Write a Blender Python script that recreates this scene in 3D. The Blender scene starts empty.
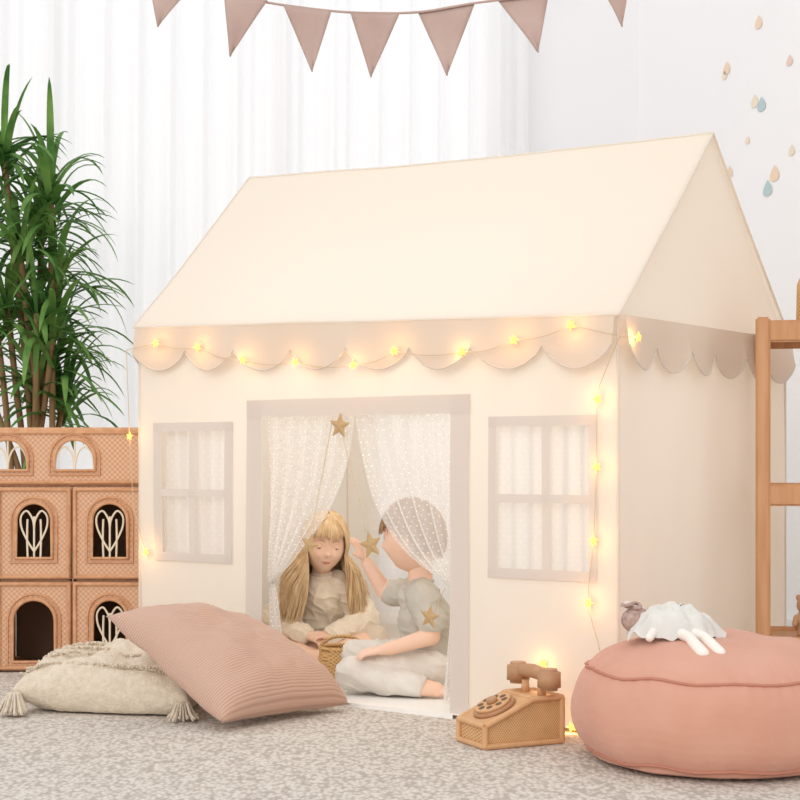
import bpy, bmesh, math, random
import numpy as np
from mathutils import Vector, Matrix, noise, Euler
random.seed(7)
sc=bpy.context.scene
sc.view_settings.view_transform='Standard'
V=Vector
def lin(c):
    o=[]
    for x in c[:3]:
        x=x/255
        o.append(x/12.92 if x<=.04045 else ((x+.055)/1.055)**2.4)
    return (*o,1)
def nt(name):
    m=bpy.data.materials.new(name); m.use_nodes=True
    t=m.node_tree; t.nodes.clear()
    return m,t,t.nodes,t.links
def mat(name,col,rough=.8,col2=None,nscale=20,bump=0,bscale=200,transl=0,sheen=0,transp=0,emis=0,tcol=None,stretch=None):
    m,t,N,L=nt(name)
    out=N.new('ShaderNodeOutputMaterial'); p=N.new('ShaderNodeBsdfPrincipled')
    p.inputs['Roughness'].default_value=rough
    p.inputs['Base Color'].default_value=lin(col)
    p.inputs['Specular IOR Level'].default_value=.25
    if sheen:
        p.inputs['Sheen Weight'].default_value=sheen
    if emis:
        p.inputs['Emission Color'].default_value=lin(col); p.inputs['Emission Strength'].default_value=emis
    tc=N.new('ShaderNodeTexCoord'); mp=N.new('ShaderNodeMapping'); L.new(tc.outputs['Object'],mp.inputs[0])
    if stretch: mp.inputs['Scale'].default_value=stretch
    if col2:
        nz=N.new('ShaderNodeTexNoise'); nz.inputs['Scale'].default_value=nscale; nz.inputs['Detail'].default_value=4
        L.new(mp.outputs[0],nz.inputs['Vector'])
        r=N.new('ShaderNodeValToRGB'); r.color_ramp.elements[0].position=.35; r.color_ramp.elements[1].position=.65
        r.color_ramp.elements[0].color=lin(col); r.color_ramp.elements[1].color=lin(col2)
        L.new(nz.outputs['Fac'],r.inputs[0]); L.new(r.outputs[0],p.inputs['Base Color'])
    if bump:
        nb=N.new('ShaderNodeTexNoise'); nb.inputs['Scale'].default_value=bscale; nb.inputs['Detail'].default_value=3
        L.new(mp.outputs[0],nb.inputs['Vector'])
        b=N.new('ShaderNodeBump'); b.inputs['Strength'].default_value=bump; b.inputs['Distance'].default_value=.005
        L.new(nb.outputs['Fac'],b.inputs['Height']); L.new(b.outputs[0],p.inputs['Normal'])
    sh=p.outputs[0]
    if transl:
        tr=N.new('ShaderNodeBsdfTranslucent'); tr.inputs[0].default_value=lin(tcol or col)
        mx=N.new('ShaderNodeMixShader'); mx.inputs[0].default_value=transl
        L.new(sh,mx.inputs[1]); L.new(tr.outputs[0],mx.inputs[2]); sh=mx.outputs[0]
    if transp:
        tr=N.new('ShaderNodeBsdfTransparent')
        mx=N.new('ShaderNodeMixShader'); mx.inputs[0].default_value=transp
        L.new(sh,mx.inputs[1]); L.new(tr.outputs[0],mx.inputs[2]); sh=mx.outputs[0]
    L.new(sh,out.inputs[0])
    return m
def math_n(N,L,op,a,b=None):
    n=N.new('ShaderNodeMath'); n.operation=op
    for i,x in enumerate((a,b)):
        if x is None: continue
        if isinstance(x,(int,float)): n.inputs[i].default_value=x
        else: L.new(x,n.inputs[i])
    return n.outputs[0]
def gauze(name,transp=.5,sp=.026,dotk=.8):
    m,t,N,L=nt(name)
    out=N.new('ShaderNodeOutputMaterial')
    uv=N.new('ShaderNodeUVMap'); sx=N.new('ShaderNodeSeparateXYZ'); L.new(uv.outputs[0],sx.inputs[0])
    row=math_n(N,L,'FLOOR',math_n(N,L,'DIVIDE',sx.outputs[1],sp*.6))
    off=math_n(N,L,'MULTIPLY',row,.5)
    u=math_n(N,L,'SUBTRACT',math_n(N,L,'FRACT',math_n(N,L,'ADD',math_n(N,L,'DIVIDE',sx.outputs[0],sp),off)),.5)
    v=math_n(N,L,'MULTIPLY',math_n(N,L,'SUBTRACT',math_n(N,L,'FRACT',math_n(N,L,'DIVIDE',sx.outputs[1],sp*.6)),.5),.6)
    d=math_n(N,L,'ADD',math_n(N,L,'MULTIPLY',u,u),math_n(N,L,'MULTIPLY',v,v))
    dot=math_n(N,L,'LESS_THAN',d,.010)
    fac=math_n(N,L,'MULTIPLY',math_n(N,L,'SUBTRACT',1.0,math_n(N,L,'MULTIPLY',dot,dotk)),transp)
    df=N.new('ShaderNodeBsdfDiffuse'); df.inputs[0].default_value=lin((251,249,246))
    tl=N.new('ShaderNodeBsdfTranslucent'); tl.inputs[0].default_value=lin((253,251,248))
    mx=N.new('ShaderNodeMixShader'); mx.inputs[0].default_value=.5; L.new(df.outputs[0],mx.inputs[1]); L.new(tl.outputs[0],mx.inputs[2])
    tp=N.new('ShaderNodeBsdfTransparent'); m2=N.new('ShaderNodeMixShader')
    L.new(fac,m2.inputs[0]); L.new(mx.outputs[0],m2.inputs[1]); L.new(tp.outputs[0],m2.inputs[2]); L.new(m2.outputs[0],out.inputs[0])
    return m
def weave(name,c1,c2,scale=180,rough=.55):
    m,t,N,L=nt(name)
    out=N.new('ShaderNodeOutputMaterial'); p=N.new('ShaderNodeBsdfPrincipled'); p.inputs['Roughness'].default_value=rough
    tc=N.new('ShaderNodeTexCoord'); s=N.new('ShaderNodeSeparateXYZ'); L.new(tc.outputs['Object'],s.inputs[0])
    h=math_n(N,L,'ADD',s.outputs[0],s.outputs[1])
    a=math_n(N,L,'SINE',math_n(N,L,'MULTIPLY',h,scale*2)); b=math_n(N,L,'SINE',math_n(N,L,'MULTIPLY',s.outputs[2],scale*2))
    ab=math_n(N,L,'MULTIPLY',a,b)
    f=math_n(N,L,'ADD',math_n(N,L,'MULTIPLY',ab,.5),.5)
    nz=N.new('ShaderNodeTexNoise'); nz.inputs['Scale'].default_value=30; L.new(tc.outputs['Object'],nz.inputs['Vector'])
    f2=math_n(N,L,'MULTIPLY',f,math_n(N,L,'ADD',nz.outputs['Fac'],.5))
    r=N.new('ShaderNodeValToRGB'); r.color_ramp.elements[0].color=lin(c2); r.color_ramp.elements[1].color=lin(c1); r.color_ramp.elements[1].position=.6
    L.new(f2,r.inputs[0]); L.new(r.outputs[0],p.inputs['Base Color'])
    bp=N.new('ShaderNodeBump'); bp.inputs['Strength'].default_value=.4; bp.inputs['Distance'].default_value=.003; L.new(f,bp.inputs['Height']); L.new(bp.outputs[0],p.inputs['Normal'])
    L.new(p.outputs[0],out.inputs[0]); return m
def panel_weave(name,c1,c2,sx_,sz_,rough=.6):
    # weave for upright flat panels whose local X/Y lie in the panel plane
    m,t,N,L=nt(name)
    out=N.new('ShaderNodeOutputMaterial'); p=N.new('ShaderNodeBsdfPrincipled'); p.inputs['Roughness'].default_value=rough
    tc=N.new('ShaderNodeTexCoord'); s=N.new('ShaderNodeSeparateXYZ'); L.new(tc.outputs['Object'],s.inputs[0])
    a=math_n(N,L,'SINE',math_n(N,L,'MULTIPLY',s.outputs[0],sx_)); b=math_n(N,L,'SINE',math_n(N,L,'MULTIPLY',s.outputs[1],sz_))
    f=math_n(N,L,'ADD',math_n(N,L,'MULTIPLY',math_n(N,L,'MULTIPLY',a,b),.5),.5)
    r=N.new('ShaderNodeValToRGB'); r.color_ramp.elements[0].color=lin(c2); r.color_ramp.elements[1].color=lin(c1)
    L.new(f,r.inputs[0]); L.new(r.outputs[0],p.inputs['Base Color'])
    bp=N.new('ShaderNodeBump'); bp.inputs['Strength'].default_value=.4; bp.inputs['Distance'].default_value=.003; L.new(f,bp.inputs['Height']); L.new(bp.outputs[0],p.inputs['Normal'])
    L.new(p.outputs[0],out.inputs[0]); return m
def corduroy(name,c1,c2,freq):
    m,t,N,L=nt(name)
    out=N.new('ShaderNodeOutputMaterial'); p=N.new('ShaderNodeBsdfPrincipled'); p.inputs['Roughness'].default_value=.9; p.inputs['Sheen Weight'].default_value=.15
    uv=N.new('ShaderNodeUVMap'); s=N.new('ShaderNodeSeparateXYZ'); L.new(uv.outputs[0],s.inputs[0])
    f=math_n(N,L,'ADD',math_n(N,L,'MULTIPLY',math_n(N,L,'SINE',math_n(N,L,'MULTIPLY',s.outputs[0],freq)),.5),.5)
    r=N.new('ShaderNodeValToRGB'); r.color_ramp.elements[0].color=lin(c2); r.color_ramp.elements[1].color=lin(c1); r.color_ramp.elements[1].position=.5
    L.new(f,r.inputs[0]); L.new(r.outputs[0],p.inputs['Base Color'])
    bp=N.new('ShaderNodeBump'); bp.inputs['Strength'].default_value=.3; bp.inputs['Distance'].default_value=.003; L.new(f,bp.inputs['Height']); L.new(bp.outputs[0],p.inputs['Normal'])
    L.new(p.outputs[0],out.inputs[0]); return m
def carpet(name):
    m,t,N,L=nt(name)
    out=N.new('ShaderNodeOutputMaterial'); p=N.new('ShaderNodeBsdfPrincipled'); p.inputs['Roughness'].default_value=1
    p.inputs['Specular IOR Level'].default_value=.05
    tc=N.new('ShaderNodeTexCoord'); mp=N.new('ShaderNodeMapping'); L.new(tc.outputs['Object'],mp.inputs[0])
    mp.inputs['Rotation'].default_value=(0,0,.5); mp.inputs['Scale'].default_value=(1,.55,1)
    vo=N.new('ShaderNodeTexVoronoi'); vo.inputs['Scale'].default_value=84; L.new(mp.outputs[0],vo.inputs['Vector'])
    n1=N.new('ShaderNodeTexNoise'); n1.inputs['Scale'].default_value=26; n1.inputs['Detail'].default_value=5; L.new(mp.outputs[0],n1.inputs['Vector'])
    n2=N.new('ShaderNodeTexNoise'); n2.inputs['Scale'].default_value=180; L.new(mp.outputs[0],n2.inputs['Vector'])
    h=math_n(N,L,'SUBTRACT',1,vo.outputs['Distance'])
    f=math_n(N,L,'ADD',math_n(N,L,'MULTIPLY',h,.55),math_n(N,L,'ADD',math_n(N,L,'MULTIPLY',n1.outputs['Fac'],.35),math_n(N,L,'MULTIPLY',n2.outputs['Fac'],.25)))
    r=N.new('ShaderNodeValToRGB'); e=r.color_ramp.elements
    e[0].position=.42; e[0].color=lin((188,179,169)); e[1].position=.80; e[1].color=lin((230,224,215))
    x=r.color_ramp.elements.new(.58); x.color=lin((213,205,195))
    L.new(f,r.inputs[0]); L.new(r.outputs[0],p.inputs['Base Color'])
    bp=N.new('ShaderNodeBump'); bp.inputs['Strength'].default_value=.5; bp.inputs['Distance'].default_value=.010; L.new(f,bp.inputs['Height']); L.new(bp.outputs[0],p.inputs['Normal'])
    L.new(p.outputs[0],out.inputs[0]); return m

# ---------- materials
M_tent=mat('tent_canvas',(245,236,224),.9,bump=.12,bscale=500,transl=.34,tcol=(255,247,236))
M_trim=mat('tent_trim',(228,217,207),.9,bump=.1,bscale=500,transl=.15)
M_val=mat('valance_cloth',(230,214,197),.9,bump=.1,bscale=500,transl=.2)
M_gauze=gauze('dotted_gauze',.45)
M_gauzew=gauze('dotted_gauze_window',.16,dotk=.4)
M_mat=mat('play_mat',(250,247,242),.9,bump=.2)
M_gold=mat('gold_star',(196,164,120),.5,bump=.3,bscale=300)
M_wire=mat('thin_wire',(210,190,160),.4)
M_glow=mat('warm_bulb',(255,186,86),.4,emis=1.5)
M_wall=mat('wall_paint_grey',(238,238,240),.9)
M_wall2=mat('wall_paint_white',(246,245,246),.9)
M_sheer=mat('sheer_curtain_cloth',(250,250,251),.9,transl=.5,transp=.22,tcol=(252,252,253))
M_wframe=mat('window_frame_white',(240,240,240),.5)
M_carp=carpet('carpet')
M_bunt=mat('bunting_mauve',(200,172,162),.9,col2=(210,184,174),nscale=6,bump=.2,transl=.15)
M_ratt=panel_weave('rattan_weave',(232,190,156),(198,150,116),330,330)
M_ratts=weave('rattan_weave_side',(228,184,150),(194,144,110),330)
M_pole=mat('rattan_pole',(204,150,110),.45,col2=(220,170,130),nscale=40)
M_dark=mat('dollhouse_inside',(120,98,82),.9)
M_whitep=mat('white_rattan',(236,222,200),.5)
M_leaf=mat('leaf_green',(70,118,54),.5,col2=(134,172,90),nscale=7,transl=.3)
M_trunk=mat('plant_trunk',(150,120,85),.9,bump=.5,bscale=40)
M_pot=mat('plant_pot',(228,222,214),.5)
M_soil=mat('soil',(70,50,36),1)
M_cord=corduroy('pink_corduroy',(212,176,156),(190,153,134),420)
M_cream=mat('cream_wool',(236,222,202),1,col2=(222,207,185),nscale=60,bump=1,bscale=170,sheen=.2)
M_pouf=mat('pink_velvet',(212,156,134),.85,col2=(218,166,145),nscale=5,bump=.25,bscale=40,sheen=.15)
M_piping=mat('pouf_piping',(194,134,113),.8)
M_wood=mat('light_wood',(212,164,118),.5,col2=(222,178,134),nscale=8,stretch=(4,4,.6))
M_wood2=mat('shelf_wood',(208,158,116),.5,col2=(196,144,102),nscale=8,stretch=(6,6,.6))
M_woodd=mat('brown_wood',(180,136,102),.4,col2=(192,148,112),nscale=20)
M_ratt2=weave('telephone_rattan',(226,184,132),(170,120,76),330)
M_skin=mat('skin_child',(246,204,178),.6,col2=(249,212,190),nscale=8)
M_lip=mat('lips',(224,150,134),.5)
M_blonde=mat('hair_blonde',(240,214,176),.45,col2=(216,180,134),nscale=60,stretch=(1,1,.15))
M_brown=mat('hair_light_brown',(178,142,108),.55,col2=(156,120,88),nscale=60)
M_sweat=mat('sweater_knit',(245,233,215),1,col2=(239,225,205),nscale=50,bump=.35,bscale=150,sheen=.15)
M_short=mat('shorts_cloth',(222,206,188),.9,bump=.3)
M_tee=mat('grey_tee',(206,200,188),.95,col2=(198,192,180),nscale=20,bump=.2)
M_pant=mat('pale_trousers',(234,228,219),.95,col2=(228,221,212),nscale=20,bump=.2)
M_eyew=mat('eye_white',(245,242,238),.3)
M_iris=mat('eye_iris',(80,56,40),.2)
M_lash=mat('lashes',(120,86,62),.6)
M_brow=mat('eyebrow',(196,156,118),.8)
M_dress=mat('doll_linen',(240,238,232),.95,col2=(226,223,217),nscale=14,bump=.4,transl=.1)
M_dollh=mat('doll_head',(200,170,158),.9,col2=(160,136,128),nscale=60)
M_dleg=mat('doll_leg',(246,240,232),.9)
M_bask=weave('basket_weave',(222,180,122),(160,112,66),260)

# ---------- helpers
def empty(name,loc):
    e=bpy.data.objects.new(name,None); e.location=loc; e.empty_display_size=.1
    sc.collection.objects.link(e); return e
def link(o,parent):
    sc.collection.objects.link(o)
    if parent is not None:
        o.parent=parent; o.matrix_parent_inverse=Matrix.Translation(parent.location).inverted()
    return o
def obj(name,verts,faces,m,parent=None,smooth=True,uvs=None):
    me=bpy.data.meshes.new(name); me.from_pydata([tuple(v) for v in verts],[],faces); me.update()
    if m is not None:
        for mm in (m if isinstance(m,list) else [m]): me.materials.append(mm)
    if smooth:
        for p in me.polygons: p.use_smooth=True
    if uvs is not None:
        l=me.uv_layers.new(name='UVMap')
        for lp in me.loops: l.data[lp.index].uv=uvs[lp.vertex_index]
    return link(bpy.data.objects.new(name,me),parent)
def tubes(name,lines,r,m,parent=None,cyclic=False,radii=None,res=3,kind='POLY'):
    cu=bpy.data.curves.new(name,'CURVE'); cu.dimensions='3D'; cu.bevel_depth=r; cu.bevel_resolution=res; cu.use_fill_caps=True
    for pts in lines:
        sp=cu.splines.new('POLY'); sp.points.add(len(pts)-1)
        for i,p in enumerate(pts):
            sp.points[i].co=(*p,1); sp.points[i].radius=(radii[i] if radii else 1)
        sp.use_cyclic_u=cyclic; sp.use_smooth=True
    cu.materials.append(m)
    return link(bpy.data.objects.new(name,cu),parent)
def surf(name,fn,nu,nv,m,parent=None,uvs=(1,1),wrap=False):
    vs=[];uv=[];fs=[]
    for j in range(nv+1):
        for i in range(nu+1):
            vs.append(fn(i/nu,j/nv)); uv.append((i/nu*uvs[0],j/nv*uvs[1]))
    for j in range(nv):
        for i in range(nu):
            a=j*(nu+1)+i; fs.append((a,a+1,a+nu+2,a+nu+1))
    return obj(name,vs,fs,m,parent,True,uv)
def box(name,c,s,m,parent=None,rotz=0,bev=.004,M=None):
    bm=bmesh.new(); bmesh.ops.create_cube(bm,size=1); bmesh.ops.scale(bm,vec=s,verts=bm.verts)
    if bev: bmesh.ops.bevel(bm,geom=bm.edges[:],offset=bev,segments=2,affect='EDGES')
    X=(M if M is not None else Matrix.Identity(4))@Matrix.Translation(c)@Matrix.Rotation(rotz,4,'Z')
    bmesh.ops.transform(bm,matrix=X,verts=bm.verts)
    me=bpy.data.meshes.new(name); bm.to_mesh(me); bm.free(); me.materials.append(m)
    return link(bpy.data.objects.new(name,me),parent)
def cyl(name,p0,p1,r0,r1,m,parent=None,seg=32,bev=0):
    p0=V(p0);p1=V(p1);d=p1-p0
    bm=bmesh.new(); bmesh.ops.create_cone(bm,cap_ends=True,segments=seg,radius1=r0,radius2=r1,depth=d.length)
    if bev:
        ed=[e for e in bm.edges if any(len(f.verts)>4 for f in e.link_faces)]
        bmesh.ops.bevel(bm,geom=ed,offset=bev,segments=3,affect='EDGES')
    X=Matrix.Translation((p0+p1)/2)@d.to_track_quat('Z','Y').to_matrix().to_4x4()
    bmesh.ops.transform(bm,matrix=X,verts=bm.verts)
    me=bpy.data.meshes.new(name); bm.to_mesh(me); bm.free(); me.materials.append(m)
    for p in me.polygons: p.use_smooth=len(p.vertices)<=4
    return link(bpy.data.objects.new(name,me),parent)
def lathe(name,prof,c,m,parent=None,seg=96,mod=None):
    def fn(u,v):
        t=v*(len(prof)-1); i=min(int(t),len(prof)-2); f=t-i
        r=prof[i][0]*(1-f)+prof[i+1][0]*f; z=prof[i][1]*(1-f)+prof[i+1][1]*f
        a=u*2*math.pi
        if mod: r,z=mod(r,z,a)
        return V((c[0]+r*math.cos(a),c[1]+r*math.sin(a),c[2]+z))
    return surf(name,fn,seg,(len(prof)-1)*4,m,parent)
def interp(tab,t):
    t=max(0,min(1,t))*(len(tab)-1); i=min(int(t),len(tab)-2); f=t-i
    return tuple(a*(1-f)+b*f for a,b in zip(tab[i],tab[i+1]))
def smooth_tab(tab,n=24):
    out=[]
    for k in range(n+1):
        t=k/n*(len(tab)-1); i=min(int(t),len(tab)-2); f=t-i
        p0=tab[max(i-1,0)];p1=tab[i];p2=tab[i+1];p3=tab[min(i+2,len(tab)-1)]
        out.append(tuple(.5*((2*b)+(-a+c)*f+(2*a-5*b+4*c-d)*f*f+(-a+3*b-3*c+d)*f**3) for a,b,c,d in zip(p0,p1,p2,p3)))
    return out
def star(name,c,r,m,parent,n=V((0,-1,0)),rot=0,th=.006):
    n=n.normalized(); up=V((0,0,1)); x=up.cross(n)*-1; x.normalize(); y=n.cross(x)*-1
    if y.z<0:y=-y
    vs=[];c=V(c)
    for k in range(10):
        a=rot+k*math.pi/5+math.pi/2; rr=r if k%2==0 else r*.46
        vs.append(c+(x*math.cos(a)+y*math.sin(a))*rr)
    vs.append(c+n*th); vs.append(c-n*th)
    fs=[]
    for k in range(10):
        fs.append((k,(k+1)%10,10)); fs.append(((k+1)%10,k,11))
    return obj(name,vs,fs,m,parent,False)

# ---------- room
K=V((1.22,8.2,0)); ql=V((-.958,-.287,0)).normalized(); rn=V((.287,-.958,0)).normalized()
def R(q,n,z): return K+ql*q+rn*n+V((0,0,z))
def slab(name,quads,th,nrm,m,parent=None):
    vs=[];fs=[]
    for q in quads:
        b=len(vs)
        vs+= [V(p) for p in q]+[V(p)+nrm*th for p in q]
        fs+=[(b,b+1,b+2,b+3),(b+7,b+6,b+5,b+4),(b,b+4,b+5,b+1),(b+1,b+5,b+6,b+2),(b+2,b+6,b+7,b+3),(b+3,b+7,b+4,b)]
    return obj(name,vs,fs,m,parent,False)
HW=3.5
def rq(q0,q1,z0,z1): return [R(q0,0,z0),R(q1,0,z0),R(q1,0,z1),R(q0,0,z1)]
slab('wall_back',[rq(0,.80,0,HW),rq(.80,4.0,0,.15),rq(.80,4.0,3.3,HW),rq(4.0,6,0,HW)],.12,-rn,M_wall)
slab('wall_right',[[R(0,0,0),R(0,6,0),R(0,6,HW),R(0,0,HW)]],.12,-ql,M_wall2)
obj('floor',[(-6,-1,0),(6,-1,0),(6,10,0),(-6,10,0)],[(0,1,2,3)],M_carp,None,False)
slab('baseboard_right',[[R(0,.0,0),R(0,6,0),R(0,6,.09),R(0,.0,.09)]],.015,ql,M_wframe)
w=empty('window_1',R(2.4,-.06,1.7))
for q in (.80,1.87,2.93,4.0):
    a=R(q,-.06,1.72); box('mullion',a,(.05,.05,3.1),M_wframe,w,rotz=math.atan2(ql.y,ql.x))
for z in (.18,3.28):
    box('rail',R(2.4,-.06,z),(3.2,.05,.06),M_wframe,w,rotz=math.atan2(ql.y,ql.x))
def curt(u,v):
    q=.66+u*4.0; z=.02+v*3.2
    n=.17+.034*math.sin(q*34+2.2*math.sin(q*5.1)+.4*v)+.016*math.sin(q*83+1.5*v)+.012*noise.noise(V((q*3,v*1.5,0)))
    return R(q,n,z)
surf('sheer_curtain',curt,700,10,M_sheer)
cr=empty('curtain_rod',R(2.4,.17,3.27))
tubes('rod',[[R(.5,.17,3.25),R(4.9,.17,3.25)]],.014,M_wframe,cr)
tubes('rod_brackets',[[R(q,0,3.25),R(q,.17,3.25)] for q in (.55,4.8)],.01,M_wframe,cr)
# decals on right wall
de=empty('teardrop_wall_decals',R(0,1,2))
cols=[mat('decal_peach',(240,214,188),.8),mat('decal_teal',(184,206,208),.8),mat('decal_sand',(238,224,202),.8),mat('decal_rose',(234,206,196),.8)]
for px,py,s,c in [(727,68,1,0),(759,22,1.0,0),(755,101,1,2),(762,104,1.1,1),(725,75,.7,2),(730,172,.9,0),(768,188,1.2,1),(775,173,1.2,0),(792,150,.8,2),(790,60,.8,3),(748,140,.6,2)]:
    a=(px-400)/1600; Y=(1.22+8.2*.2996)/(a+.2996); z=.7625-(py-460)/1600*Y
    n=(V((a*Y,Y,0))-K).dot(rn)
    pts=[]
    for k in range(24):
        t=k/24*2*math.pi
        x=math.sin(t)*(math.sin(t/2)**1.3); y=math.cos(t)
        pts.append((R(0,n+x*.045*s,z+y*.030*s))+ql*.003)
    o=obj('decal',pts,[tuple(range(24))],cols[c],de,False)

# ---------- bunting strung across the room, wall to wall
YB=6.58
bu=empty('bunting_garland',(-.2,YB,2.7))
def bpt(px,py): return V(((px-400)/1600*YB,YB,.7625-(py-460)/1600*YB))
line=[(-140,-115),(60,-42),(157,-8),(225,-4),(283,5),(332,11),(371,13),(420,12),(475,3),(548,-6),(624,-18),(700,-40)]
pts=[V((-4.1,YB+.02,3.42))]+[bpt(a,b) for a,b in smooth_tab(line,50)]+[V((1.70,YB,2.98))]
tubes('cord',[pts],.005,M_bunt,bu)
fl=[((150,-12),(186,-6),(158,27)),((224,-5),(268,1),(230,56)),((283,5),(332,11),(312,71)),((350,12),(400,13),(371,77)),((418,12),(475,3),(447,76)),((498,0),(549,-6),(538,53)),((600,-14),(630,-19),(622,27))]
for k,(a,b,c) in enumerate(fl):
    A_,B_,C_=[bpt(x,y) for x,y in (a,b,c)]
    def fn(u,v,A_=A_,B_=B_,C_=C_,k=k):
        p=(A_*(1-u)+B_*u)*(1-v)+C_*v
        return p+V((0,-1,0))*(.010*math.sin(v*3+k)+.005*math.sin(u*6)*(v))
    o=surf('flag',fn,8,10,M_bunt,bu)
    md=o.modifiers.new('s','SOLIDIFY'); md.thickness=.003

# ---------- tent
A=V((.602,4.42,0)); eu=V((-.805,.593,0)).normalized(); ev=V((.593,.805,0)).normalized(); W=1.863; D=1.155
def T(s,v,z): return A+eu*s+ev*v+V((0,0,z))
def eh(s): return 1.163+.055*s/W
def rh(s): return 1.76+.06*s/W
tent=empty('play_tent',T(W/2,D/2,0))
def nz(s,z,k=0): return .007*noise.noise(V((s*3.2,z*2.2,k)))+.003*noise.noise(V((s*11,z*3,k+5)))
def F(s,z,off=0):
    zz=z if z<.96 else .96+(z-.96)*(eh(s)-.96)/(1.163-.96)
    return T(s,-off+nz(s,z)*1.0,zz)
def breaks(lst,step):
    lst=sorted(set(lst)); out=[]
    for a,b in zip(lst,lst[1:]):
        n=max(1,round((b-a)/step))
        out+=[a+(b-a)*i/n for i in range(n)]
    return out+[lst[-1]]
holes=[(.0881,.4007,.448,.862),(1.462,1.7523,.448,.862),(.556,1.304,-.1,.902)]
ss=breaks([0,W,.0881,.4007,1.462,1.7523,.556,1.304],.03); zs=breaks([0,.448,.862,.902,.96,1.163],.04)
def panel(name,ss,zs,f,holes,m):
    vs=[f(s,z) for z in zs for s in ss]; fs=[]
    n=len(ss)
    for j in range(len(zs)-1):
        for i in range(n-1):
            cs=(ss[i]+ss[i+1])/2; cz=(zs[j]+zs[j+1])/2
            if any(h[0]<cs<h[1] and h[2]<cz<h[3] for h in holes): continue
            a=j*n+i; fs.append((a,a+1,a+n+1,a+n))
    return obj(name,vs,fs,m,tent)
panel('front_wall',ss,zs,F,holes,M_tent)
def strip(name,s0,s1,z0,z1,m=M_trim,off=.004):
    nu=max(1,round(abs(s1-s0)/.03)); nv=max(1,round(abs(z1-z0)/.03))
    o=surf(name,lambda u,v:F(s0+(s1-s0)*u,z0+(z1-z0)*v,off),nu,nv,m,tent)
    return o
# door trim
strip('door_trim',.560,.492,0,.955); strip('door_trim',1.300,1.369,0,.955); strip('door_trim',.492,1.369,.900,.957,off=.005)
for (a,b,c,bar) in ((.0658,.425,(.0881,.4007),.2313),(1.431,1.7906,(1.462,1.7523),1.612)):
    strip('window_trim',a,c[0]+.003,.422,.888); strip('window_trim',c[1]-.003,b,.422,.888)
    strip('window_trim',a,b,.860,.889,off=.005); strip('window_trim',a,b,.421,.450,off=.005)
    strip('window_bar',bar-.012,bar+.012,.449,.862); strip('window_bar',c[0],c[1],.640,.664,off=.005)
    surf('window_gauze',lambda u,v,c=c:T(c[0]-.02+(c[1]-c[0]+.04)*u,.03+.008*math.sin(u*38)+.003*math.sin(u*17+v*3),.44+.44*v),60,8,M_gauzew,tent,uvs=(c[1]-c[0]+.1,.44))
# walls
def side(s0,name,k):
    def f(v,z):
        zz=z*eh(s0)/1.163
        return T(s0+(nz(v,z,k) if s0==0 else -nz(v,z,k)),v,zz)
    panel(name,breaks([0,D],.04),breaks([0,1.163],.05),f,[],M_tent)
    def g(u,t):
        v=D*u; top=eh(s0)+(rh(s0)-eh(s0))*(1-abs(2*u-1))
        return T(s0,v,eh(s0)*(1-t)+top*t)
    surf(name+'_gable',g,24,12,M_tent,tent)
side(0,'side_wall',3); side(W,'side_wall',8)
def back(s,z):return T(s,D-nz(s,z,12),z*eh(s)/1.163)
panel('rear_wall',breaks([0,W,.2,.88,.98,1.7],.05),breaks([0,.15,1.0,1.163],.05),back,[(.2,.88,.15,1.0),(.98,1.7,.15,1.0)],M_tent)
surf('rear_gauze',lambda u,v:T(.15+1.6*u,D-.03-.006*math.sin(u*90),.12+.92*v),120,4,M_gauzew,tent,uvs=(1.5,.6))
# roof
def roof(front):
    def f(u,t):
        s=-.012+(W+.024)*u
        e=-.02 if front else D+.02
        v=e+(D/2-e)*t
        z=eh(s)+(rh(s)-eh(s))*t
        sag=.022*math.sin(math.pi*t)*(.3+.7*math.sin(math.pi*u)) + .012*math.sin(math.pi*u)*t
        z-=sag
        z+=.004*noise.noise(V((s*3,t*4,2 if front else 9)))
        return T(s,v,z)
    return f
rf=roof(True); rb=roof(False)
surf('roof_front',rf,60,30,M_tent,tent); surf('roof_rear',rb,40,20,M_tent,tent)
seam=[[rf(i/40,1)+V((0,0,.0)) for i in range(41)],[rf(0,i/20)for i in range(21)],[rf(1,i/20)for i in range(21)],[rb(0,i/20)for i in range(21)],[rb(1,i/20)for i in range(21)],[rf(i/40,0) for i in range(41)]]
tubes('roof_seams',seam,.004,M_tent,tent)
tubes('corner_seams',[[T(s,v,z*eh(s)) for z in (0,.5,1)] for s in (0,W) for v in (0,D)],.005,M_tent,tent)
# valance
def val(name,base,length,n,zf,out):
    N_=n*16
    def f(u,t):
        x=(min(u,.99999)*n)%1
        bot=.082+.066*math.sin(math.pi*x)**.75
        z=zf(u)-t*bot
        return base(u*length)+out*(.022+.010*t*math.sin(u*n*2*math.pi*.5+1)+.006*t)+V((0,0,z))
    o=surf(name,f,N_,8,M_val,tent)
    tubes(name+'_hem',[[f(i/N_,1)+out*.001 for i in range(N_+1)]],.0022,M_trim,tent)
val('valance_front',lambda x:T(x,0,0),W,8,lambda u:eh(u*W),-ev)
val('valance_side',lambda x:T(0,x,0),D,6,lambda u:eh(0),-eu)
val('valance_left',lambda x:T(W,x,0),D,6,lambda u:eh(W),eu)
val('valance_rear',lambda x:T(x,D,0),W,8,lambda u:eh(u*W),ev)
surf('floor_mat',lambda u,v:T(.02+(W-.04)*u,-.03+(D+.01)*v,.012+.002*noise.noise(V((u*9,v*9,1)))),40,30,M_mat,tent)
strip('mat_edge',.53,1.33,0.0,.013,M_mat,.031)
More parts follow.
